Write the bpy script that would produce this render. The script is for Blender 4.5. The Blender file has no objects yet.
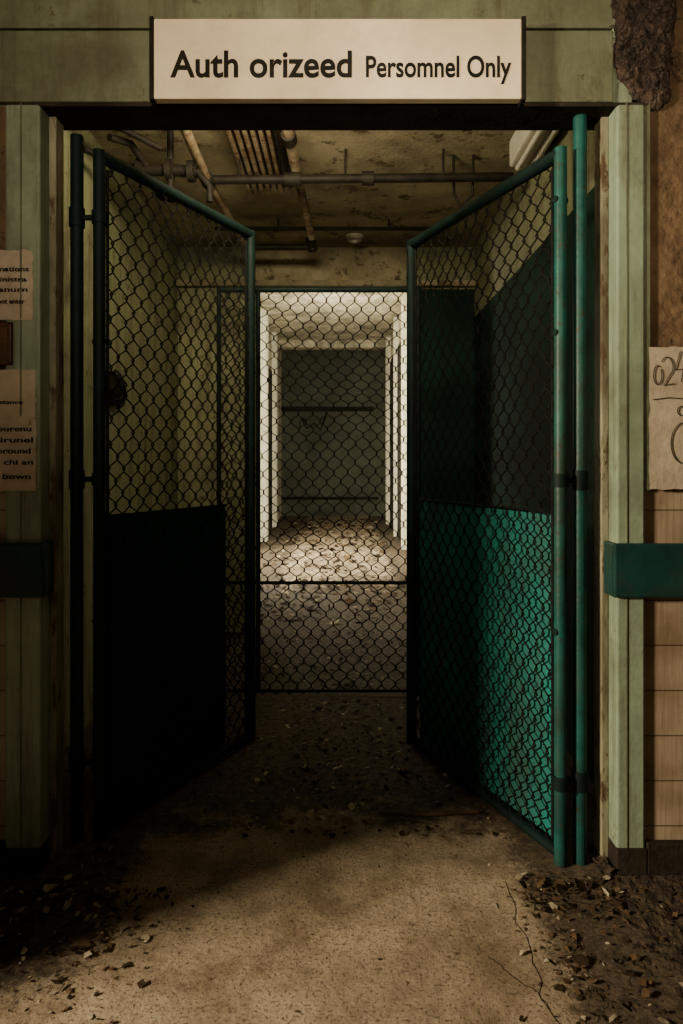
import bpy, bmesh, math, random
from mathutils import Vector, Matrix, noise
random.seed(7)
S = bpy.context.scene
COL = S.collection

# ------------------------------------------------------------ materials
def mat(name, c1, c2=None, scale=6, rough=.7, bump=.15, metal=0, c3=None, c3amt=.55, detail=8, spec=.3, fine=60, stretch=(1,1,1), grime=0, streak=0):
    m = bpy.data.materials.new(name); m.use_nodes = True
    nt = m.node_tree; N = nt.nodes; L = nt.links
    b = N['Principled BSDF']
    b.inputs['Roughness'].default_value = rough
    b.inputs['Metallic'].default_value = metal
    b.inputs['Specular IOR Level'].default_value = spec
    mp = N.new('ShaderNodeMapping')
    geo = N.new('ShaderNodeNewGeometry')
    L.new(geo.outputs['Position'], mp.inputs[0]); mp.inputs['Scale'].default_value = stretch
    n1 = N.new('ShaderNodeTexNoise'); n1.inputs['Scale'].default_value = scale; n1.inputs['Detail'].default_value = detail
    n1.inputs['Roughness'].default_value = .65
    L.new(mp.outputs[0], n1.inputs['Vector'])
    r = N.new('ShaderNodeValToRGB'); r.color_ramp.elements[0].position = .38; r.color_ramp.elements[1].position = .62
    c2 = c2 or tuple(x*.6 for x in c1)
    r.color_ramp.elements[0].color = (*c2, 1); r.color_ramp.elements[1].color = (*c1, 1)
    L.new(n1.outputs['Fac'], r.inputs[0])
    out = r.outputs[0]
    def over(out, sc, st, lo, hi, col, amt=1.0):
        mq = N.new('ShaderNodeMapping'); L.new(geo.outputs['Position'], mq.inputs[0]); mq.inputs['Scale'].default_value = st
        n2 = N.new('ShaderNodeTexNoise'); n2.inputs['Scale'].default_value = sc; n2.inputs['Detail'].default_value = 10
        n2.inputs['Roughness'].default_value = .75
        L.new(mq.outputs[0], n2.inputs['Vector'])
        r2 = N.new('ShaderNodeValToRGB'); r2.color_ramp.elements[0].position = lo; r2.color_ramp.elements[1].position = hi
        r2.color_ramp.elements[1].color = (amt,amt,amt,1)
        L.new(n2.outputs['Fac'], r2.inputs[0])
        mx = N.new('ShaderNodeMix'); mx.data_type = 'RGBA'
        L.new(r2.outputs[0], mx.inputs[0]); L.new(out, mx.inputs[6]); mx.inputs[7].default_value = (*col, 1)
        return mx.outputs[2]
    if grime: out = over(out, 2.2, (1,1,1), .46, .68, (.03,.022,.012), grime)
    if streak: out = over(out, 9, (1.6,1.6,.16), .48, .66, (.045,.03,.015), streak)
    if c3: out = over(out, scale*3.1, stretch, c3amt, c3amt+.05, c3)
    L.new(out, b.inputs['Base Color'])
    n3 = N.new('ShaderNodeTexNoise'); n3.inputs['Scale'].default_value = fine; n3.inputs['Detail'].default_value = 6
    L.new(mp.outputs[0], n3.inputs['Vector'])
    bp = N.new('ShaderNodeBump'); bp.inputs['Strength'].default_value = bump; bp.inputs['Distance'].default_value = .01
    L.new(n3.outputs['Fac'], bp.inputs['Height']); L.new(bp.outputs[0], b.inputs['Normal'])
    return m

M = {}
M['casing'] = mat('casing_green', (.205,.265,.18), (.155,.20,.135), 5, .5, .15, c3=(.07,.055,.03), c3amt=.62, grime=.5, streak=.6)
M['header'] = mat('header_green', (.125,.145,.085), (.085,.098,.055), 4, .6, .2, c3=(.045,.035,.018), c3amt=.61, grime=.7, streak=.6)
M['reveal'] = mat('reveal_paint', (.22,.22,.14), (.08,.07,.04), 5, .6, .3, c3=(.05,.028,.012), c3amt=.53, stretch=(1,1,.35), streak=.85)
M['stucco'] = mat('stucco_brown', (.13,.083,.043), (.075,.047,.024), 9, .9, .9, c3=(.035,.022,.013), c3amt=.59, fine=40, grime=.65)
M['wood_dark'] = mat('base_dark', (.028,.022,.015), (.012,.01,.008), 9, .8, .4, spec=.1)
M['bumper'] = mat('bumper_green', (.007,.040,.034), (.005,.026,.022), 6, .45, .1, c3=(.02,.02,.012), c3amt=.61, grime=.7, spec=.2)
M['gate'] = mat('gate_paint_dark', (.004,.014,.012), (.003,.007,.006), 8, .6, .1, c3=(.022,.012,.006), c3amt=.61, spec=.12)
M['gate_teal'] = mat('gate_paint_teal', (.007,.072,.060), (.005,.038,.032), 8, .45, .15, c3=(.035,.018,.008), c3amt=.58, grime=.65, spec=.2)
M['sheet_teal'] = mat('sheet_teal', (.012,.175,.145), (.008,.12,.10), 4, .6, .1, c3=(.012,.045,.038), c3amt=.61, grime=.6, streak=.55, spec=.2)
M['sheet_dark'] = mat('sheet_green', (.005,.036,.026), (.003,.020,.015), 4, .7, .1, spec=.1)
M['wire'] = mat('wire_dark', (.008,.008,.006), (.004,.004,.003), 12, .75, .0, spec=.1)
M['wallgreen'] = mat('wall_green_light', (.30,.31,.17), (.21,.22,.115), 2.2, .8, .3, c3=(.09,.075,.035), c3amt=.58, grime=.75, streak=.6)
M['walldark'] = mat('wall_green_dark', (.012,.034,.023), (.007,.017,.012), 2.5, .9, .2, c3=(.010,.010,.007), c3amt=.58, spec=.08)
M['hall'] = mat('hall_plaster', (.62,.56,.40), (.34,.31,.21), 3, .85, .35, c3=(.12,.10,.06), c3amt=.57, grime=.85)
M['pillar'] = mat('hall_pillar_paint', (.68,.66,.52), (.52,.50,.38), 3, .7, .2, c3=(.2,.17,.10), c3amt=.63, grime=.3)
M['farwall_shade'] = mat('far_wall_shaded', (.075,.08,.055), (.045,.05,.035), 1.5, .85, .2, grime=.6)  # dark base colour carries the shade on the far wall
M['gap_panel'] = mat('gap_shade_dark', (.03,.028,.02), (.02,.017,.012), 3, .8, .1, spec=.1)  # near-black colour stands in for shade in the gaps between pillars
M['ceiling'] = mat('ceiling_plaster', (.44,.375,.235), (.26,.215,.13), 2.5, .9, .4, c3=(.10,.075,.04), c3amt=.56, grime=.6)
M['sign'] = mat('sign_cream', (.66,.57,.40), (.55,.465,.32), 3, .5, .03, grime=.25, spec=.15)
M['black'] = mat('black_paint', (.012,.011,.009), (.006,.006,.005), 10, .7, .02, spec=.1)
M['paper'] = mat('paper_aged', (.42,.36,.265), (.33,.275,.195), 8, .9, .25, c3=(.18,.125,.07), c3amt=.63, grime=.5)
M['frame_wood'] = mat('frame_wood', (.08,.03,.013), (.04,.016,.008), 14, .5, .3)
M['pipe_dark'] = mat('pipe_dark', (.022,.018,.012), (.010,.008,.006), 12, .6, .2, spec=.2)
M['pipe_rust'] = mat('pipe_painted', (.34,.27,.17), (.15,.08,.035), 9, .6, .2, c3=(.07,.03,.012), c3amt=.55)
M['white'] = mat('white_enamel', (.66,.64,.54), (.55,.53,.43), 6, .4, .05)
M['dirt'] = mat('dirt', (.055,.038,.022), (.013,.009,.006), 26, .95, 1, c3=(.14,.105,.065), c3amt=.60)
M['mould'] = mat('mould', (.060,.041,.030), (.014,.010,.008), 26, .95, 1, c3=(.13,.095,.065), c3amt=.6, fine=90)
M['chip_dark'] = mat('chip_dark', (.025,.017,.010), (.012,.008,.005), 20, .9, .1, spec=.1)
M['chip_brown'] = mat('chip_brown', (.095,.058,.029), (.045,.028,.014), 20, .9, .1, spec=.1)
M['chip_pale'] = mat('chip_pale', (.32,.28,.19), (.2,.17,.11), 20, .8, .1, spec=.15)

def tile_mat():
    m = bpy.data.materials.new('tile_beige'); m.use_nodes = True
    nt = m.node_tree; N = nt.nodes; L = nt.links; b = N['Principled BSDF']
    geo = N.new('ShaderNodeNewGeometry'); sp = N.new('ShaderNodeSeparateXYZ'); cb = N.new('ShaderNodeCombineXYZ')
    L.new(geo.outputs['Position'], sp.inputs[0]); L.new(sp.outputs[0], cb.inputs[0]); L.new(sp.outputs[2], cb.inputs[1])
    br = N.new('ShaderNodeTexBrick'); L.new(cb.outputs[0], br.inputs[0])
    br.inputs['Color1'].default_value = (.27,.215,.145,1); br.inputs['Color2'].default_value = (.23,.18,.12,1)
    br.inputs['Mortar'].default_value = (.09,.065,.04,1); br.inputs['Scale'].default_value = 1; br.offset = 0
    br.inputs['Mortar Size'].default_value = .0022; br.inputs['Brick Width'].default_value = .6; br.inputs['Row Height'].default_value = .134
    nz = N.new('ShaderNodeTexNoise'); nz.inputs['Scale'].default_value = 7; nz.inputs['Detail'].default_value = 8
    L.new(geo.outputs['Position'], nz.inputs['Vector'])
    mx = N.new('ShaderNodeMix'); mx.data_type = 'RGBA'; mx.blend_type = 'MULTIPLY'; mx.inputs[0].default_value = .7
    rp = N.new('ShaderNodeValToRGB'); rp.color_ramp.elements[0].position = .35; rp.color_ramp.elements[1].position = .6
    rp.color_ramp.elements[0].color = (.45,.38,.32,1)
    L.new(nz.outputs['Fac'], rp.inputs[0]); L.new(br.outputs[0], mx.inputs[6]); L.new(rp.outputs[0], mx.inputs[7])
    L.new(mx.outputs[2], b.inputs['Base Color']); b.inputs['Roughness'].default_value = .5
    wv = N.new('ShaderNodeTexNoise'); mpw = N.new('ShaderNodeMapping'); mpw.inputs['Scale'].default_value = (90,90,6)
    L.new(geo.outputs['Position'], mpw.inputs[0]); L.new(mpw.outputs[0], wv.inputs['Vector']); wv.inputs['Scale'].default_value = 1
    bp0 = N.new('ShaderNodeBump'); bp0.inputs['Strength'].default_value = .35; bp0.inputs['Distance'].default_value = .004
    L.new(wv.outputs['Fac'], bp0.inputs['Height'])
    bp = N.new('ShaderNodeBump'); bp.inputs['Strength'].default_value = .6; bp.inputs['Distance'].default_value = .004; bp.invert = True
    L.new(br.outputs['Fac'], bp.inputs['Height']); L.new(bp0.outputs[0], bp.inputs['Normal']); L.new(bp.outputs[0], b.inputs['Normal'])
    return m
M['tile'] = tile_mat()

def floor_mat():
    m = bpy.data.materials.new('floor_concrete'); m.use_nodes = True
    nt = m.node_tree; N = nt.nodes; L = nt.links; b = N['Principled BSDF']
    geo = N.new('ShaderNodeNewGeometry')
    def nz(s, d=8, r=.6):
        n = N.new('ShaderNodeTexNoise'); n.inputs['Scale'].default_value = s; n.inputs['Detail'].default_value = d; n.inputs['Roughness'].default_value = r
        L.new(geo.outputs['Position'], n.inputs['Vector']); return n.outputs['Fac']
    def ramp(f, p0, p1, c0, c1):
        r = N.new('ShaderNodeValToRGB'); r.color_ramp.elements[0].position = p0; r.color_ramp.elements[1].position = p1
        r.color_ramp.elements[0].color = (*c0,1); r.color_ramp.elements[1].color = (*c1,1); L.new(f, r.inputs[0]); return r.outputs[0]
    def mix(f, a, bb):
        x = N.new('ShaderNodeMix'); x.data_type = 'RGBA'; L.new(f, x.inputs[0])
        L.new(a, x.inputs[6]) if not isinstance(a, tuple) else setattr(x.inputs[6], 'default_value', (*a,1))
        L.new(bb, x.inputs[7]) if not isinstance(bb, tuple) else setattr(x.inputs[7], 'default_value', (*bb,1))
        return x.outputs[2]
    base = ramp(nz(4.5, 10, .75), .38, .60, (.15,.112,.068), (.32,.26,.175))
    stain = ramp(nz(2.1, 9, .75), .50, .62, (0,0,0), (.6,.6,.6))
    c = mix(stain, base, (.10,.073,.044))
    spk = ramp(nz(120, 3), .56, .62, (0,0,0), (.85,.85,.85))
    c = mix(spk, c, (.065,.043,.025))
    spk2 = ramp(nz(38, 8, .9), .56, .60, (0,0,0), (.85,.85,.85))
    c = mix(spk2, c, (.065,.043,.024))
    rust = ramp(nz(9, 8, .8), .60, .66, (0,0,0), (.7,.7,.7))
    c = mix(rust, c, (.11,.065,.030))
    pale = ramp(nz(60, 5, .8), .62, .65, (0,0,0), (.6,.6,.6))
    c = mix(pale, c, (.40,.34,.24))
    sp = N.new('ShaderNodeSeparateXYZ'); L.new(geo.outputs['Position'], sp.inputs[0])
    def mr(v, a, bb, lo, hi):
        x = N.new('ShaderNodeMapRange'); x.interpolation_type='SMOOTHSTEP'; L.new(v, x.inputs[0])
        x.inputs[1].default_value=a; x.inputs[2].default_value=bb; x.inputs[3].default_value=lo; x.inputs[4].default_value=hi; return x.outputs[0]
    def math_(op, a, bb):
        x = N.new('ShaderNodeMath'); x.operation = op
        for i, v in enumerate((a, bb)):
            if isinstance(v, float): x.inputs[i].default_value = v
            else: L.new(v, x.inputs[i])
        return x.outputs[0]
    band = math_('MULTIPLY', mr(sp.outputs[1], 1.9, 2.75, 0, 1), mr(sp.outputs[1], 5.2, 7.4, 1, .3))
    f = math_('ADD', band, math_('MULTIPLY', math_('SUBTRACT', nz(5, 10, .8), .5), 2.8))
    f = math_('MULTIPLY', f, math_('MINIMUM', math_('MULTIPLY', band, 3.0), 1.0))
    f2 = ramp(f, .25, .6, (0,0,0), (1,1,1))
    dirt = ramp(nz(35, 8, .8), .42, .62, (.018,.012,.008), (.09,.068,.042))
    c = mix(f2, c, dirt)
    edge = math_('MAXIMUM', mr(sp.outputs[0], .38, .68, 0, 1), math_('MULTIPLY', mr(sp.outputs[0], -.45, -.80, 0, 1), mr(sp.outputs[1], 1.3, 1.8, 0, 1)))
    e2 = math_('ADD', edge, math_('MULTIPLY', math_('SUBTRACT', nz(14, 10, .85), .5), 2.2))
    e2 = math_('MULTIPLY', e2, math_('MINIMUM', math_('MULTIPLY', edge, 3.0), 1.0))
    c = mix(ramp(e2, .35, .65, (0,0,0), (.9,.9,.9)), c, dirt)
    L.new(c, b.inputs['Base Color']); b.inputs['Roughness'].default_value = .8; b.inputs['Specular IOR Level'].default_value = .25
    bp = N.new('ShaderNodeBump'); bp.inputs['Strength'].default_value = .8; bp.inputs['Distance'].default_value = .008
    L.new(nz(45, 8, .75), bp.inputs['Height']); L.new(bp.outputs[0], b.inputs['Normal'])
    return m
M['floor'] = floor_mat()

# ------------------------------------------------------------ helpers
def link(o, parent=None):
    COL.objects.link(o)
    if parent: o.parent = parent
    return o
def empty(name):
    o = bpy.data.objects.new(name, None); o.empty_display_size = .1; return link(o)
def boxes(name, bl, parent=None, bevel=0, default=None):
    bm = bmesh.new(); mats = []
    for b in bl:
        k = b[6] if len(b) > 6 else default
        if k not in mats: mats.append(k)
        r = bmesh.ops.create_cube(bm, size=1)
        for v in r['verts']:
            v.co = Vector((b[0]+(v.co.x+.5)*(b[1]-b[0]), b[2]+(v.co.y+.5)*(b[3]-b[2]), b[4]+(v.co.z+.5)*(b[5]-b[4])))
        fs = {f for v in r['verts'] for f in v.link_faces}
        for f in fs: f.material_index = mats.index(k)
    me = bpy.data.meshes.new(name); bm.to_mesh(me); bm.free()
    for k in mats: me.materials.append(M[k])
    o = link(bpy.data.objects.new(name, me), parent)
    if bevel:
        md = o.modifiers.new('bev', 'BEVEL'); md.width = bevel; md.segments = 2
    return o
def tube(name, polys, rad, mk, parent=None, cyclic=False, res=4, smooth=True):
    cu = bpy.data.curves.new(name, 'CURVE'); cu.dimensions = '3D'; cu.bevel_depth = rad; cu.bevel_resolution = res; cu.use_fill_caps = True
    for pts in polys:
        s = cu.splines.new('POLY'); s.points.add(len(pts)-1)
        for p, q in zip(s.points, pts): p.co = (*q, 1)
        s.use_cyclic_u = cyclic
    t = bpy.data.objects.new('tmp', cu); COL.objects.link(t)
    me = bpy.data.meshes.new_from_object(t.evaluated_get(bpy.context.evaluated_depsgraph_get()))
    bpy.data.objects.remove(t)
    me.name = name; me.materials.clear(); me.materials.append(M[mk])
    if smooth:
        for p in me.polygons: p.use_smooth = True
    return link(bpy.data.objects.new(name, me), parent)
def text(name, body, x0, x1, zb, zh, y, mk, parent, offset=0.0):
    cu = bpy.data.curves.new(name, 'FONT'); cu.body = body; cu.size = 1; cu.offset = offset; cu.extrude = .006
    t = bpy.data.objects.new('tmp', cu); COL.objects.link(t)
    bpy.context.view_layer.update()
    me = bpy.data.meshes.new_from_object(t.evaluated_get(bpy.context.evaluated_depsgraph_get()))
    bpy.data.objects.remove(t)
    xs = [v.co.x for v in me.vertices]; a, b = min(xs), max(xs)
    sx = (x1-x0)/(b-a); sz = zh/.70
    for v in me.vertices:
        v.co = Vector((x0+(v.co.x-a)*sx, y - v.co.z*.15, zb+v.co.y*sz))
    me.materials.clear(); me.materials.append(M[mk])
    return link(bpy.data.objects.new(name, me), parent)

def chainlink(name, A, B, z0, z1, parent, rad=.0024, p=.034, hs=.040, warp=.006, seed=0):
    A = Vector((*A, 0)); B = Vector((*B, 0)); u = (B-A); W = u.length; u.normalize(); nrm = Vector((-u.y, u.x, 0))
    nw = int(W/p); p = W/nw; nh = int((z1-z0)/hs); hs = (z1-z0)/nh
    polys = []
    tw = .007
    for i in range(nw):
        pts = []
        for j in range(nh+1):
            right = (i+j) % 2
            s = (i+right)*p; z = z0+j*hs
            o = (.0035 if right else -.0035)*1
            ss = s + (0.002 if right else -.002)
            for dz in ((-tw, tw) if 0 < j < nh else (0,)):
                q = Vector((s*2.2, (z+dz)*2.2, seed))
                w = noise.noise_vector(q)*warp
                w2 = noise.noise_vector(q*6)*.0035
                c = A + u*(ss+w.x+w2.x) + nrm*(o*(1 if dz < 0 else -1)+w.y*1.6)
                pts.append((c.x, c.y, z+dz+w.z*1.4+w2.z))
        polys.append(pts)
    return tube(name, polys, rad, 'wire', parent, res=1)

# ------------------------------------------------------------ room shell
def floor_mesh():
    vs = [(-4.6,-2.6,0),(2.2,-2.6,0),(2.2,5.0,0),(-4.6,5.0,0),(-4.6,13.4,.19),(2.2,13.4,.19)]
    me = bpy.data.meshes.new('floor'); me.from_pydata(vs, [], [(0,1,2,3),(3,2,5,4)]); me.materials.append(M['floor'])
    return link(bpy.data.objects.new('floor', me))
floor_mesh()
XL, XR = -.887, .810
WB = 2.15
boxes('wall_partition', [
    (-1.9, -.99, 2.02, WB, 0, 1.13, 'tile'),
    (-1.9, -.99, 2.02, WB, 1.13, 2.27, 'stucco'),
    (.893, 1.9, 2.02, WB, 0, 1.13, 'tile'), (.913, 1.9, 2.02, WB, 1.13, 2.3, 'stucco'),
    (-1.9, .86, 2.02, WB, 2.27, 2.95, 'header'), (.86,1.9,2.02,WB,2.3,2.95,'stucco')])
dt = empty('trim_1')
boxes('casing_left', [(-.99, XL, 2.0, WB, 0.06, 2.271, 'casing')], dt, .006)
boxes('casing_left_stop', [(XL, XL+.022, 2.06, 2.12, 0.0, 2.262, 'reveal')], dt, .003)
boxes('casing_right', [(XR, .893, 2.0, WB, .06, 2.271, 'casing')], dt, .006)
boxes('casing_right_edge', [(.893, .913, 2.006, 2.03, 1.13, 2.271, 'header')], dt, .003)
boxes('casing_right_stop', [(XR-.022, XR, 2.06, 2.12, 0.0, 2.262, 'reveal')], dt, .003)
boxes('casing_plinths', [(-.995, XL+.002, 1.994, WB, 0, .08, 'wood_dark'), (XR-.002, .898, 1.994, WB, 0, .08, 'wood_dark')], dt, .004)
boxes('casing_head', [(-1.9, .80, 2.0, 2.02, 2.275, 2.485, 'header'), (-1.9,.80,2.004,2.02,2.495,2.95,'header'),
                      (-.99,.893, 2.0, WB, 2.262, 2.274, 'wood_dark'), (.80,.86,2.01,2.02,2.275,2.95,'casing')], dt, .003)
boxes('casing_bead', [(-.945,-.940,1.997,2.0,.08,2.27,'header'), (XR+.026,XR+.031,1.997,2.0,.08,2.27,'header')], dt, .001)
boxes('baseboard_left', [(-1.9,-.995,1.995,2.02,0,.095,'wood_dark')], bevel=.004)
boxes('baseboard_right', [(.898,1.9,1.995,2.02,0,.095,'wood_dark')], bevel=.004)
bl = empty('wall_bumper_rail')
boxes('rail_face', [(-1.9, -.872, 1.982, 1.999, .818, .977, 'bumper')], bl, .006)
boxes('rail_return', [(-.886, -.872, 1.985, 2.13, .818, .977, 'bumper')], bl, .005)
bl = empty('wall_bumper_rail')
boxes('rail_face', [(.795, 1.9, 1.982, 1.999, .818, .977, 'bumper')], bl, .006)
boxes('rail_return', [(.795, .809, 1.985, 2.13, .818, .977, 'bumper')], bl, .005)

boxes('wall_left', [(-1.85,-1.7,-2.6,-.1,0,2.95,'stucco'), (-1.85,-1.7,1.065,2.02,0,2.95,'stucco'), (-1.85,-1.7,-.1,1.065,2.3,2.95,'stucco')])
boxes('wall_right', [(1.7,1.85,-2.6,2.02,0,2.95,'stucco')])
boxes('wall_back', [(-1.85,1.85,-2.6,-2.5,0,2.95,'stucco')])
boxes('ceiling', [(-1.85,1.85,-2.6,2.15,2.95,3.05,'stucco')])

boxes('wall_passage_left', [(-1.32,-1.17,WB,4.86,0,2.75,'wallgreen')])
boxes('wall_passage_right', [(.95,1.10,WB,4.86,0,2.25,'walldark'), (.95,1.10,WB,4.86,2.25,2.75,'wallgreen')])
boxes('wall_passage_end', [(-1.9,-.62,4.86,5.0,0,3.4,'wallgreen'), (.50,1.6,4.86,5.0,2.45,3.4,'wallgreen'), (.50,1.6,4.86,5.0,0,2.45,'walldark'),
                           (-.62,.50,4.86,5.0,2.50,3.4,'ceiling')])
boxes('ceiling_passage', [(-1.32,1.10,WB,4.86,2.75,2.85,'ceiling')])
boxes('trim_2', [(-1.17,.95,4.80,4.86,2.46,2.50,'ceiling')], bevel=.004)

boxes('wall_hall_left', [(-1.3,-1.15,5.0,6.7,0,3.4,'hall'), (-1.3,-1.15,8.6,13.1,0,3.4,'hall'), (-1.3,-1.15,6.7,8.6,2.7,3.4,'hall'),
                         (-1.16,-1.05,9.5,9.75,0,3.4,'pillar'),(-1.16,-1.07,11.2,11.4,0,3.4,'pillar')])
boxes('wall_hall_right', [(.84,1.0,5.0,6.4,0,3.4,'hall'), (.84,1.0,8.2,13.1,0,3.4,'hall'), (.84,1.0,6.4,8.2,2.7,3.4,'hall'),
                          (.785,.84,8.75,8.95,0,3.4,'pillar'),(.775,.84,10.0,10.15,0,3.4,'pillar'),(.765,.84,11.6,11.8,0,3.4,'pillar')])
boxes('gap_panel_1', [(.818,.838,9.0,9.98,.08,2.9,'gap_panel'),(.81,.818,9.05,9.9,1.5,1.56,'black')], bevel=.005)  # dark panels added to give the shaded gaps between hall pillars
boxes('gap_panel_2', [(.818,.838,10.25,11.5,.11,2.9,'gap_panel'),(.81,.818,10.3,11.4,1.5,1.56,'black')], bevel=.005)
boxes('gap_panel_3', [(-1.148,-1.13,9.9,11.1,.14,2.7,'gap_panel'),(-1.13,-1.12,9.95,11.0,1.5,1.56,'black')], bevel=.005)
boxes('wall_hall_end', [(-1.3,1.0,13.0,13.15,0.1,3.4,'farwall_shade')])
boxes('ceiling_hall', [(-1.3,1.0,5.0,13.1,3.35,3.45,'hall')])
boxes('trim_3', [(-1.15,.70,12.94,12.999,.5,.55,'black'), (-1.15,.6,12.93,12.999,2.18,2.27,'black')])
boxes('wall_hall_soffit', [(-1.15,.84,11.9,12.1,3.22,3.35,'hall')])
# ------------------------------------------------------------ gates
def gate(name, hinge, far, z0, z1, pipe, sheet, sheet_frac, side, post, sheet_top, hz, sd):
    g = empty(name)
    H = Vector((*hinge,0)); F = Vector((*far,0)); u = (F-H).normalized(); n = Vector((-u.y,u.x,0))*side
    R = .0195
    P = lambda v, z: (v.x, v.y, z)
    tube('stile_hinge', [[P(H,z0), P(H,z1)]], R, pipe, g)
    tube('stile_latch', [[P(F,z0+.01), P(F,z1)]], R*1.1, 'gate', g)
    tube('rail_top', [[P(H,z1-.015), P(F,z1-.015)]], R*1.05, 'gate', g)
    tube('rail_bottom', [[P(H,z0+.03), P(F,z0+.03)]], R*.85, 'gate', g)
    for v, nm in ((H+u*.035,'tension_bar_1'), (F-u*.035,'tension_bar_2')):
        tube(nm, [[P(v,z0+.06),P(v,z1-.05)]], .005, 'wire', g)
    tube('tie_bands', [[P(v-n*.021,z), P(v+n*.021,z)] for v in (H,F) for z in (z0+.25,z0+.7,z0+1.15,z0+1.6,z0+2.0)], .011, 'gate', g)
    chainlink('mesh_fabric', (H+u*.02)[:2], (F-u*.02)[:2], z0+.03, z1-.02, g, seed=sd, rad=.0028, warp=.013, p=.032)
    a = H+u*.02+n*.028; b = H+(F-H)*sheet_frac+n*.028
    bm = bmesh.new(); NX, NZ = 30, 30
    for k in (0, .003):
        rows = []
        for i in range(NX+1):
            row = []
            for j in range(NZ+1):
                c = a.lerp(b, i/NX); z = z0+.03+(sheet_top-z0-.03)*j/NZ
                d = noise.noise(Vector((i*.12, j*.12, 3)))*.006
                c = c+n*(k+d+.004)
                row.append(bm.verts.new((c.x,c.y,z)))
            rows.append(row)
        for i in range(NX):
            for j in range(NZ): bm.faces.new((rows[i][j],rows[i+1][j],rows[i+1][j+1],rows[i][j+1]))
    me = bpy.data.meshes.new('sheet_panel'); bm.to_mesh(me); bm.free(); me.materials.append(M[sheet])
    for p_ in me.polygons: p_.use_smooth = True
    link(bpy.data.objects.new('sheet_panel', me), g)
    tube('sheet_edge', [[P(a,sheet_top),P(b,sheet_top)]], .005, 'gate', g)
    Q = Vector((*post,0))
    tube('hinge_post', [[P(Q,0),P(Q,2.262)]], .0205, pipe, g)
    for k, z in enumerate(hz):
        tube('hinge_%d'%(k+1), [[P(Q,z-.03),P(Q,z+.03)]], .025, 'gate', g)
        tube('hinge_knuckle_%d'%(k+1), [[P(H,z-.02),P(H,z+.02)]], .024, 'gate', g)
        tube('hinge_strap_%d'%(k+1), [[P(Q,z),P(H,z)]], .009, 'gate', g)
    return g
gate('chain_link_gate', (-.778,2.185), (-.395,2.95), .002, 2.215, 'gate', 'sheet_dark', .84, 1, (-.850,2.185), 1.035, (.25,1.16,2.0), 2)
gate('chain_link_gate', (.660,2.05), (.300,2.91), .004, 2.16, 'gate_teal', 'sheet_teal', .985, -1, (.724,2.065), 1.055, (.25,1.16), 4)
fe = empty('chain_link_fence')
Y=3.55
x0,x1=-.64,.40
tube('post_left', [[(x0,Y,0),(x0,Y,2.13)]], .012, 'gate', fe)
tube('post_right', [[(x1,Y,0),(x1,Y,2.13)]], .015, 'gate', fe)
tube('stile_left', [[(-.435,Y,.03),(-.435,Y,2.13)]], .012, 'gate', fe)
tube('rail_top', [[(x0,Y,2.115),(x1,Y,2.115)]], .016, 'gate', fe)
tube('rail_mid', [[(x0,Y,.585),(x1,Y,.585)]], .009, 'gate', fe)
tube('rail_bottom', [[(x0,Y,.02),(x1,Y,.02)]], .008, 'wire', fe)
chainlink('mesh_fabric', (x0,Y), (x1,Y), .02, 2.11, fe, rad=.0028, p=.036, hs=.043, warp=.030, seed=5)

# ------------------------------------------------------------ sign
sg = empty('authorized_personnel_sign')
boxes('sign_panel', [(-.540,.518,1.955,1.985,2.260,2.490,'sign')], sg, .003)
boxes('sign_backing', [(-.53,.51,1.985,1.999,2.28,2.47,'wood_dark')], sg)
boxes('sign_end_brackets', [(-.552,-.540,1.95,1.999,2.255,2.495,'black'), (.518,.530,1.95,1.999,2.255,2.495,'black')], sg, .002)
text('sign_text_main', 'Auth orizeed', -.492, .030, 2.322, .075, 1.954, 'black', sg, .020)
text('sign_text_small', 'Persomnel Only', .070, .488, 2.322, .060, 1.954, 'black', sg, .019)

# ------------------------------------------------------------ notices
def sheet(name, x0, x1, z0, z1, y, lines, fs, parent=None, seed=1):
    e = empty(name)
    bm = bmesh.new(); NX, NZ = 16, 16; rows = []
    for i in range(NX+1):
        row = []
        for j in range(NZ+1):
            x = x0+(x1-x0)*i/NX; z = z0+(z1-z0)*j/NZ
            if i in (0,NX): x += noise.noise(Vector((j*.6,seed,i)))*.006
            if j in (0,NZ): z += noise.noise(Vector((i*.6,seed,j)))*.006
            yy = y - .0012 - abs(noise.noise(Vector((x*9,z*9,seed))))*.0015
            if j in (0,) : yy -= .002
            row.append(bm.verts.new((x,yy,z)))
        rows.append(row)
    for i in range(NX):
        for j in range(NZ): bm.faces.new((rows[i][j],rows[i+1][j],rows[i+1][j+1],rows[i][j+1]))
    me = bpy.data.meshes.new('paper'); bm.to_mesh(me); bm.free(); me.materials.append(M['paper'])
    o = link(bpy.data.objects.new('paper', me), e)
    sd = o.modifiers.new('s','SOLIDIFY'); sd.thickness=.0006
    for k,(t, z, xa, xb) in enumerate(lines):
        text('line_%d'%(k+1), t, xa, xb, z, fs, y-.0042, 'black', e, .008)
    return e
sheet('paper_notice', -1.13,-.908,1.632,1.838,2.0, [('Whaternations',1.775,-1.10,-.918),('Windministra',1.745,-1.10,-.925),('tamananurn',1.715,-1.10,-.922),('Area .. do not enter',1.68,-1.10,-.93)], .014, seed=1)
sheet('paper_notice', -1.13,-.90,1.345,1.486,2.0, [('No admittance',1.385,-1.1,-.935)], .012, seed=2)
sheet('paper_notice', -1.13,-.897,1.13,1.345,1.998, [('Wa Lourenu',1.305,-1.09,-.91),('Tbi eirunel',1.272,-1.09,-.905),('Answoround',1.24,-1.09,-.912),('wanel chi an',1.207,-1.09,-.905),('1st its bown',1.165,-1.09,-.912)], .016, seed=3)
pf = empty('picture_frame')
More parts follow.
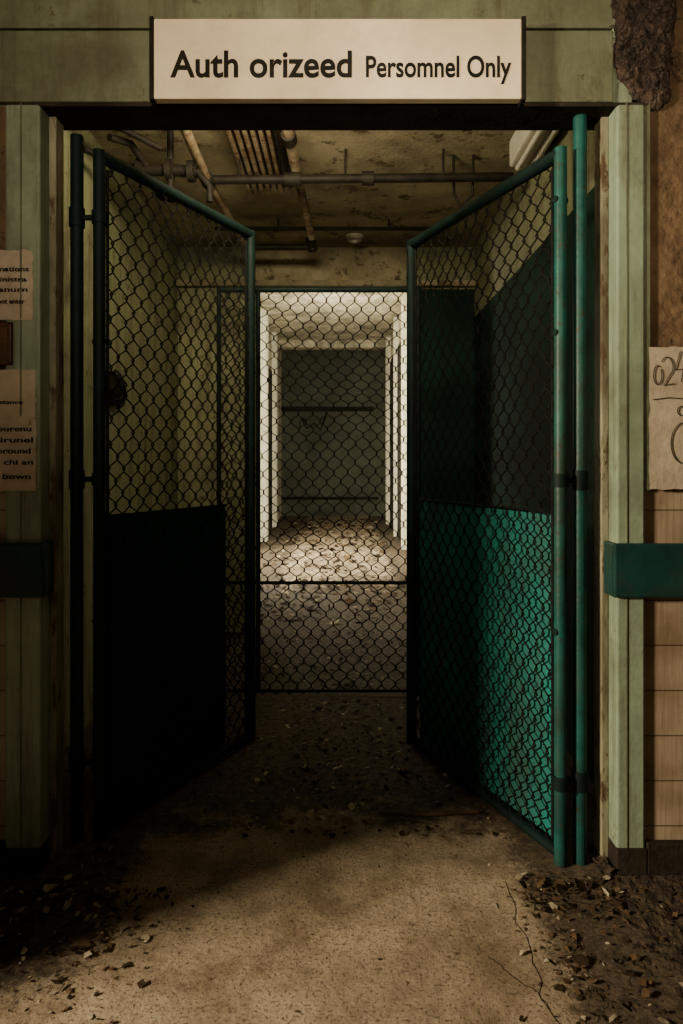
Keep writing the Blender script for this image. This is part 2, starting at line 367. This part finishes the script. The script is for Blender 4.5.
boxes('frame_border', [(-1.12,-.965,1.985,2.0,1.50,1.512,'frame_wood'),(-1.12,-.965,1.985,2.0,1.612,1.625,'frame_wood'),(-1.12,-1.107,1.985,2.0,1.50,1.625,'frame_wood'),(-.978,-.965,1.985,2.0,1.50,1.625,'frame_wood')], pf, .003)
boxes('frame_picture', [(-1.11,-.975,1.991,2.0,1.51,1.615,'chip_brown')], pf)
boxes('frame_backing', [(-1.11,-.993,1.999,2.02,1.51,1.615,'frame_wood')], pf)
ps = sheet('scrawled_poster', .905, 1.19, 1.135, 1.553, 2.0, [], .02, seed=4)
def arc(cx,cz,rx,rz,a0,a1,n=24,y=1.9955): return [(cx+rx*math.cos(math.radians(a0+(a1-a0)*i/n)), y, cz+rz*math.sin(math.radians(a0+(a1-a0)*i/n))) for i in range(n+1)]
tube('scrawl', [arc(.928,1.47,.012,.028,60,400), arc(.955,1.495,.018,.028,150,-60)+[(.945,1.9955,1.44),(.975,1.9955,1.445)], [(.995,1.9955,1.54),(.978,1.9955,1.485),(1.02,1.9955,1.49)], [(1.008,1.9955,1.53),(.998,1.9955,1.45)], arc(1.04,1.47,.025,.035,0,360),
    [(.915,1.9955,1.398),(.96,1.9955,1.404),(1.05,1.9955,1.397),(1.15,1.9955,1.403)], arc(1.005,1.27,.038,.06,80,280), arc(1.0,1.365,.014,.014,0,330), [(1.06,1.9955,1.34),(1.10,1.9955,1.25),(1.13,1.9955,1.35)]], .0013, 'black', ps, res=1)

# ------------------------------------------------------------ damaged plaster, upper right
def patch(name, outline, y, seed, mk, thick=.03, res=70):
    xs=[p[0] for p in outline]; zs=[p[1] for p in outline]; X0,X1,Z0,Z1=min(xs),max(xs),min(zs),max(zs)
    def sd(x,z):
        inside=False; dm=9; n=len(outline)
        for i in range(n):
            ax,az=outline[i]; bx,bz=outline[(i+1)%n]
            if (az>z)!=(bz>z) and x<(bx-ax)*(z-az)/(bz-az)+ax: inside=not inside
            t=max(0,min(1,((x-ax)*(bx-ax)+(z-az)*(bz-az))/((bx-ax)**2+(bz-az)**2)))
            dm=min(dm,math.hypot(x-ax-t*(bx-ax),z-az-t*(bz-az)))
        return dm if inside else -dm
    bm=bmesh.new(); g=[]
    for i in range(res+1):
        row=[]
        for j in range(res+1):
            x=X0-.02+(X1-X0+.04)*i/res; z=Z0-.02+(Z1-Z0+.04)*j/res
            q=Vector((x*22,z*22,seed)); d=sd(x,z)+noise.noise(q)*.014+noise.noise(q*3)*.006
            h=max(-.004,min(thick*.35,d*.5))
            if d>0:
                c=noise.cell(Vector((x*60+noise.noise(q)*2.5,z*50+noise.noise(q*1.3)*2,seed)))
                h+=(noise.turbulence(q*1.6,4,True)*.007+c*.006)*min(1,d*40)+.002
            row.append(bm.verts.new((x,y-h,z)))
        g.append(row)
    for i in range(res):
        for j in range(res):
            f=(g[i][j],g[i+1][j],g[i+1][j+1],g[i][j+1])
            if any(v.co.y<y-.0005 for v in f): bm.faces.new(f)
    for v in [v for v in bm.verts if not v.link_faces]: bm.verts.remove(v)
    me=bpy.data.meshes.new(name); bm.to_mesh(me); bm.free(); me.materials.append(M[mk])
    return link(bpy.data.objects.new(name,me))
patch('peeling_plaster', [(.785,2.66),(.785,2.53),(.80,2.51),(.81,2.46),(.80,2.40),(.82,2.34),(.845,2.30),(.89,2.275),(.94,2.25),(.965,2.29),(.975,2.40),(.99,2.50),(.985,2.66)], 2.012, 3, 'mould', res=120)
fr=[]
for k in range(40):
    x=random.uniform(.80,.98); z=random.uniform(2.33,2.66); pts=[]
    for s in range(8):
        pts.append((x,1.985-random.uniform(0,.01),z)); x+=random.uniform(-.016,.016); z-=random.uniform(-.004,.02)
    fr.append(pts)
tube('peeling_plaster_fibres', fr, .0010, 'wood_dark', bpy.data.objects['peeling_plaster'], res=1)

# ------------------------------------------------------------ ceiling services
pp = empty('ceiling_pipe_run')
tube('cross_pipe', [[(-.66,3.34,2.60),(.84,3.34,2.615)]], .022, 'pipe_dark', pp)
tube('cross_pipe_thin', [[(-.80,4.3,2.69),(.60,4.3,2.69)]], .012, 'pipe_dark', pp)
tube('run_pipe', [[(-.24,2.3,2.66),(-.235,3.0,2.66),(-.19,4.40,2.655),(-.19,4.42,2.60)]], .024, 'pipe_rust', pp)
tube('run_pipe_thin', [[(-.30,2.3,2.69),(-.29,3.5,2.69)]], .010, 'pipe_dark', pp)
tube('branch_pipe', [[(-.62,4.42,2.61),(-.17,4.42,2.61)]], .020, 'pipe_dark', pp)
tube('left_run_pipe', [[(-.66,2.3,2.64),(-.66,3.34,2.60),(-.62,4.42,2.61)]], .022, 'pipe_rust', pp)
tube('couplings', [[(-.28,3.34,2.603),(-.20,3.34,2.603)],[(-.66,3.30,2.6),(-.66,3.38,2.6)],[(.10,3.34,2.607),(.16,3.34,2.607)],[(-.20,4.38,2.655),(-.188,4.44,2.60)],[(-.235,2.99,2.66),(-.232,3.06,2.66)]], .034, 'pipe_dark', pp)
tube('hangers', [[(x,3.34,2.61),(x,3.34,2.75)] for x in (-.5,.02,.5)]+[[(x,4.3,2.69),(x,4.3,2.75)] for x in (-.4,.3)], .006, 'pipe_dark', pp)
vv = empty('shutoff_valve_assembly')
tube('valve_body', [[(-.98,3.1,2.55),(-.66,3.1,2.54)]], .026, 'pipe_dark', vv)
tube('valve_flanges', [[(-.93,3.1,2.55),(-.90,3.1,2.55)],[(-.80,3.1,2.545),(-.77,3.1,2.545)],[(-.70,3.1,2.54),(-.67,3.1,2.54)]], .048, 'pipe_dark', vv)
tube('valve_stem', [[(-.78,3.1,2.43),(-.78,3.1,2.75)],[(-.88,3.1,2.55),(-.93,3.0,2.62),(-.99,2.9,2.60)],[(-.66,3.1,2.54),(-.60,3.1,2.47),(-.60,3.1,2.40)]], .016, 'pipe_dark', vv)
tube('valve_wheel', [[(-.78+.06*math.cos(a*math.pi/12),3.1+.06*math.sin(a*math.pi/12),2.43) for a in range(25)],[(-.84,3.1,2.43),(-.72,3.1,2.43)]], .010, 'pipe_dark', vv)
tube('valve_bracket', [[(-1.02,2.75,2.63),(-.80,3.0,2.60)],[(-1.1,2.9,2.55),(-.95,3.1,2.55)]], .014, 'pipe_dark', vv)
bl_=[]
for k in range(7): bl_.append((-.52+k*.036,-.50+k*.036,2.9,3.75,2.70,2.75,'pipe_rust'))
bl_.append((-.53,-.27,2.9,3.75,2.725,2.75,'pipe_dark'))
boxes('ceiling_vent', bl_, bevel=.003)
fl = empty('fluorescent_light_fixture')
boxes('fixture_housing', [(.80,.93,2.80,3.25,2.62,2.75,'white')], fl, .012)
tube('fixture_tubes', [[(.835,2.83,2.605),(.835,3.22,2.605)],[(.895,2.83,2.605),(.895,3.22,2.605)]], .013, 'white', fl)
tube('conduit_drop', [[(.66,3.4,2.75),(.655,3.4,2.55),(.60,3.42,2.5),(.565,3.42,2.56),(.56,3.4,2.75)]], .007, 'pipe_dark')
sdm = bpy.data.meshes.new('smoke_detector'); bm=bmesh.new()
bmesh.ops.create_cone(bm, cap_ends=True, segments=32, radius1=.045, radius2=.062, depth=.035, matrix=Matrix.Translation((.09,4.62,2.7325)))
bmesh.ops.create_cone(bm, cap_ends=True, segments=24, radius1=.018, radius2=.03, depth=.012, matrix=Matrix.Translation((.09,4.62,2.709)))
bm.to_mesh(sdm); bm.free(); sdm.materials.append(M['white']); link(bpy.data.objects.new('smoke_detector', sdm))
tg=[]
for k in range(16):
    c=Vector((-1.15,3.4+random.uniform(-.1,.12),1.57+random.uniform(-.05,.06))); pts=[]
    r=random.uniform(.04,.09); ph=random.uniform(0,6)
    for s in range(14): pts.append((c.x+random.uniform(-.012,.02)+.01,c.y+r*math.cos(ph+s*.5),c.z+r*math.sin(ph+s*.5)*.8))
    tg.append(pts)
ct=empty('cable_tangle'); tube('cables', tg, .005, 'black', ct, res=1)
boxes('junction_box', [(-1.17,-1.13,3.32,3.50,1.50,1.66,'black')], ct, .004)
hb=empty('wall_handrail_bracket')
boxes('bracket_plate', [(-.78,-.32,12.9,13.0,1.80,2.0,'farwall_shade')], hb, .01)
tube('bracket_arms', [[(-.75,12.88,2.05),(-.66,12.88,1.85),(-.52,12.88,1.95),(-.40,12.88,1.82),(-.30,12.88,2.1)]], .02, 'black', hb)

# ------------------------------------------------------------ dirt beds + debris
KS=['dirt','chip_dark','chip_brown','chip_pale']
def add_flakes(bm, fn, n, smin, smax, weights):
    for _ in range(n):
        x,y,z=fn(); s=smin+(smax-smin)*random.random()**3; k=random.randint(4,6)
        R=Matrix.Rotation(random.uniform(0,6.28),4,'Z')@Matrix.Rotation(random.uniform(-.5,.5),4,'X')@Matrix.Rotation(random.uniform(-.35,.35),4,'Y')
        asp=random.choice((.12,.3,.6,1))*random.uniform(.8,1.1)
        vs=[Vector((math.cos(a*6.283/k)*s*random.uniform(.5,1.2),math.sin(a*6.283/k)*s*asp*random.uniform(.5,1.2),random.uniform(0,s*.2))) for a in range(k)]
        vs=[R@v for v in vs]; mz=min(v.z for v in vs)
        bv=[bm.verts.new(v+Vector((x,y,z-mz+.001))) for v in vs]
        c=bm.verts.new(Vector((x,y,z-mz+.001+s*.12)))
        mi=random.choices((1,2,3),weights)[0]
        for a in range(k):
            f=bm.faces.new((bv[a],bv[(a+1)%k],c)); f.material_index=mi
def bed(name, grids, litters):
    bm=bmesh.new()
    for (x0,x1,y0,y1,fade,seed,h,res) in grids:
        g=[]; nx=res; ny=max(20,min(170,int(res*(y1-y0)/(x1-x0))))
        for i in range(nx+1):
            row=[]
            for j in range(ny+1):
                x=x0+(x1-x0)*i/nx; y=y0+(y1-y0)*j/ny
                q=Vector((x*9,y*9,seed))
                m=fade(x,y)+noise.noise(q)*.6+noise.noise(q*3)*.4
                z=-.006+min(1,max(0,m))*h+noise.noise(q*4)*.006+noise.noise(q*11)*.004
                row.append(bm.verts.new((x,y,max(z,-.004))))
            g.append(row)
        for i in range(nx):
            for j in range(ny):
                f=(g[i][j],g[i+1][j],g[i+1][j+1],g[i][j+1])
                if any(v.co.z>-.003 for v in f): bm.faces.new(f)
    for v in [v for v in bm.verts if not v.link_faces]: bm.verts.remove(v)
    for l in litters: add_flakes(bm,*l)
    me=bpy.data.meshes.new(name); bm.to_mesh(me); bm.free()
    for k in KS: me.materials.append(M[k])
    return link(bpy.data.objects.new(name,me))
def lit_r():
    while True:
        x=.57+abs(random.gauss(0,.5)); 
        if random.random()<.25: x=.60-abs(random.gauss(0,.07))
        if x<1.6: break
    return (x,random.uniform(.9,1.95),.007 if x>.64 else .001)
def lit_l():
    y=1.94-abs(random.gauss(0,.24)); x=-.66-abs(random.gauss(0,.4))
    if random.random()<.25: x=-.66+abs(random.gauss(0,.10))
    return (max(-1.6,x),y,.008 if x<-.76 and y>1.65 else .001)
def jr(): return (random.uniform(.50,.78),random.uniform(1.82,2.0),.006)
def jl(): return (random.uniform(-.86,-.58),random.uniform(1.80,2.13),.004)
bed('dirt_pile', [(.42,1.68,-.5,1.985, lambda x,y:(x-.64)*4,1,.012,120),(.757,.80,1.985,2.14, lambda x,y:.8,3,.03,16)],
    [(lit_r,3200,.0015,.014,(.50,.42,.08)),(jr,260,.003,.022,(.4,.45,.15)),(lit_r,90,.010,.026,(.4,.48,.12))])
bed('dirt_pile', [(-1.68,-.5,1.40,1.985, lambda x,y:min((-.72-x)*5,(y-1.60+(-x-.7)*.25)*6),2,.013,120)],
    [(lit_l,2200,.0015,.015,(.42,.43,.15)),(jl,240,.003,.020,(.35,.45,.2)),(lit_l,70,.010,.028,(.3,.45,.25))])
def inner():
    while True:
        x=max(-.62,min(.50,random.gauss(0,.3))); y=random.uniform(2.2,3.48)
        if not (.10<x<.50 and 2.27<y<2.39): return (x,y,0.0)
def beyond(): return (max(-.62,min(.50,random.gauss(0,.35))), random.uniform(3.63,4.9), .0)
def fore(): return (random.uniform(-.6,.50),1.1+random.random()**.5*1.1,0)
def hallf():
    y=random.uniform(5.1,12.5); return (random.uniform(-.9,.62),y,(y-5)/8.4*.19+.002)
bed('paint_chip_debris', [], [(inner,2800,.002,.017,(.52,.27,.21)),(fore,600,.001,.0055,(.6,.3,.1))])
bed('paint_chip_debris', [], [(beyond,2200,.003,.022,(.52,.27,.21)),(hallf,3000,.01,.06,(.6,.25,.15))])
tube('fallen_batten', [[(.14,2.33,.010),(.30,2.32,.012),(.47,2.345,.009)]], .006, 'chip_brown')
cr=[]; x=.455; y=1.15
while y<1.98:
    cr.append((x,y,-.0004)); y+=.02; x+=random.uniform(-.010,.0105)
br=[(cr[18][0],cr[18][1],-.0004)]
for k in range(14): br.append((br[-1][0]-random.uniform(-.004,.02),br[-1][1]+random.uniform(.0,.02),-.0004))
tube('floor_crack', [cr,br], .0013, 'chip_dark', res=1)

# ------------------------------------------------------------ lights
def area(name, loc, target, size, power, color, sy=None, spread=180):
    l=bpy.data.lights.new(name,'AREA'); l.energy=power; l.color=color; l.size=size; l.spread=math.radians(spread)
    if sy: l.shape='RECTANGLE'; l.size_y=sy
    o=bpy.data.objects.new(name,l); COL.objects.link(o); o.location=loc
    o.rotation_euler=(Vector(target)-Vector(loc)).to_track_quat('-Z','Y').to_euler(); return o
area('side_doorway_light',(-4.0,-.17,2.1),(.4,1.9,.6),.48,590,(1,.82,.58))
area('sign_fill_light',(-.05,-1.9,2.2),(-.02,2,2.46),.45,12.5,(1,.80,.56),spread=44)  # added fill behind the camera, aimed at the sign; not a real fitting
area('foyer_fill_light',(-.2,-.9,2.85),(-.3,1.6,.8),.9,8.5,(1,.82,.60))  # added overhead fill that lifts the darker side of the foyer
area('passage_fill_light',(-.25,2.35,2.5),(-.35,4.6,2.40),.6,21,(1,.85,.57),.2)  # unseen lamp added behind the header to brighten the passage
area('hall_window_light_left',(-1.6,7.65,1.9),(.8,8.6,.6),1.4,380,(1,.91,.71),1.6)
area('hall_window_light_right',(1.3,7.3,1.7),(-1,10.0,1.9),1.4,250,(1,.92,.74),1.6)
w=bpy.data.worlds.new('world'); S.world=w; w.use_nodes=True
w.node_tree.nodes['Background'].inputs[0].default_value=(.9,.95,.8,1); w.node_tree.nodes['Background'].inputs[1].default_value=.02

c=bpy.data.cameras.new('camera'); c.sensor_fit='VERTICAL'; c.sensor_height=36; c.lens=680/1024*36; c.shift_y=-50/1024; c.clip_start=.05
co=bpy.data.objects.new('camera',c); COL.objects.link(co); co.location=(0,0,1.215); co.rotation_euler=(math.pi/2,0,0)
S.camera=co
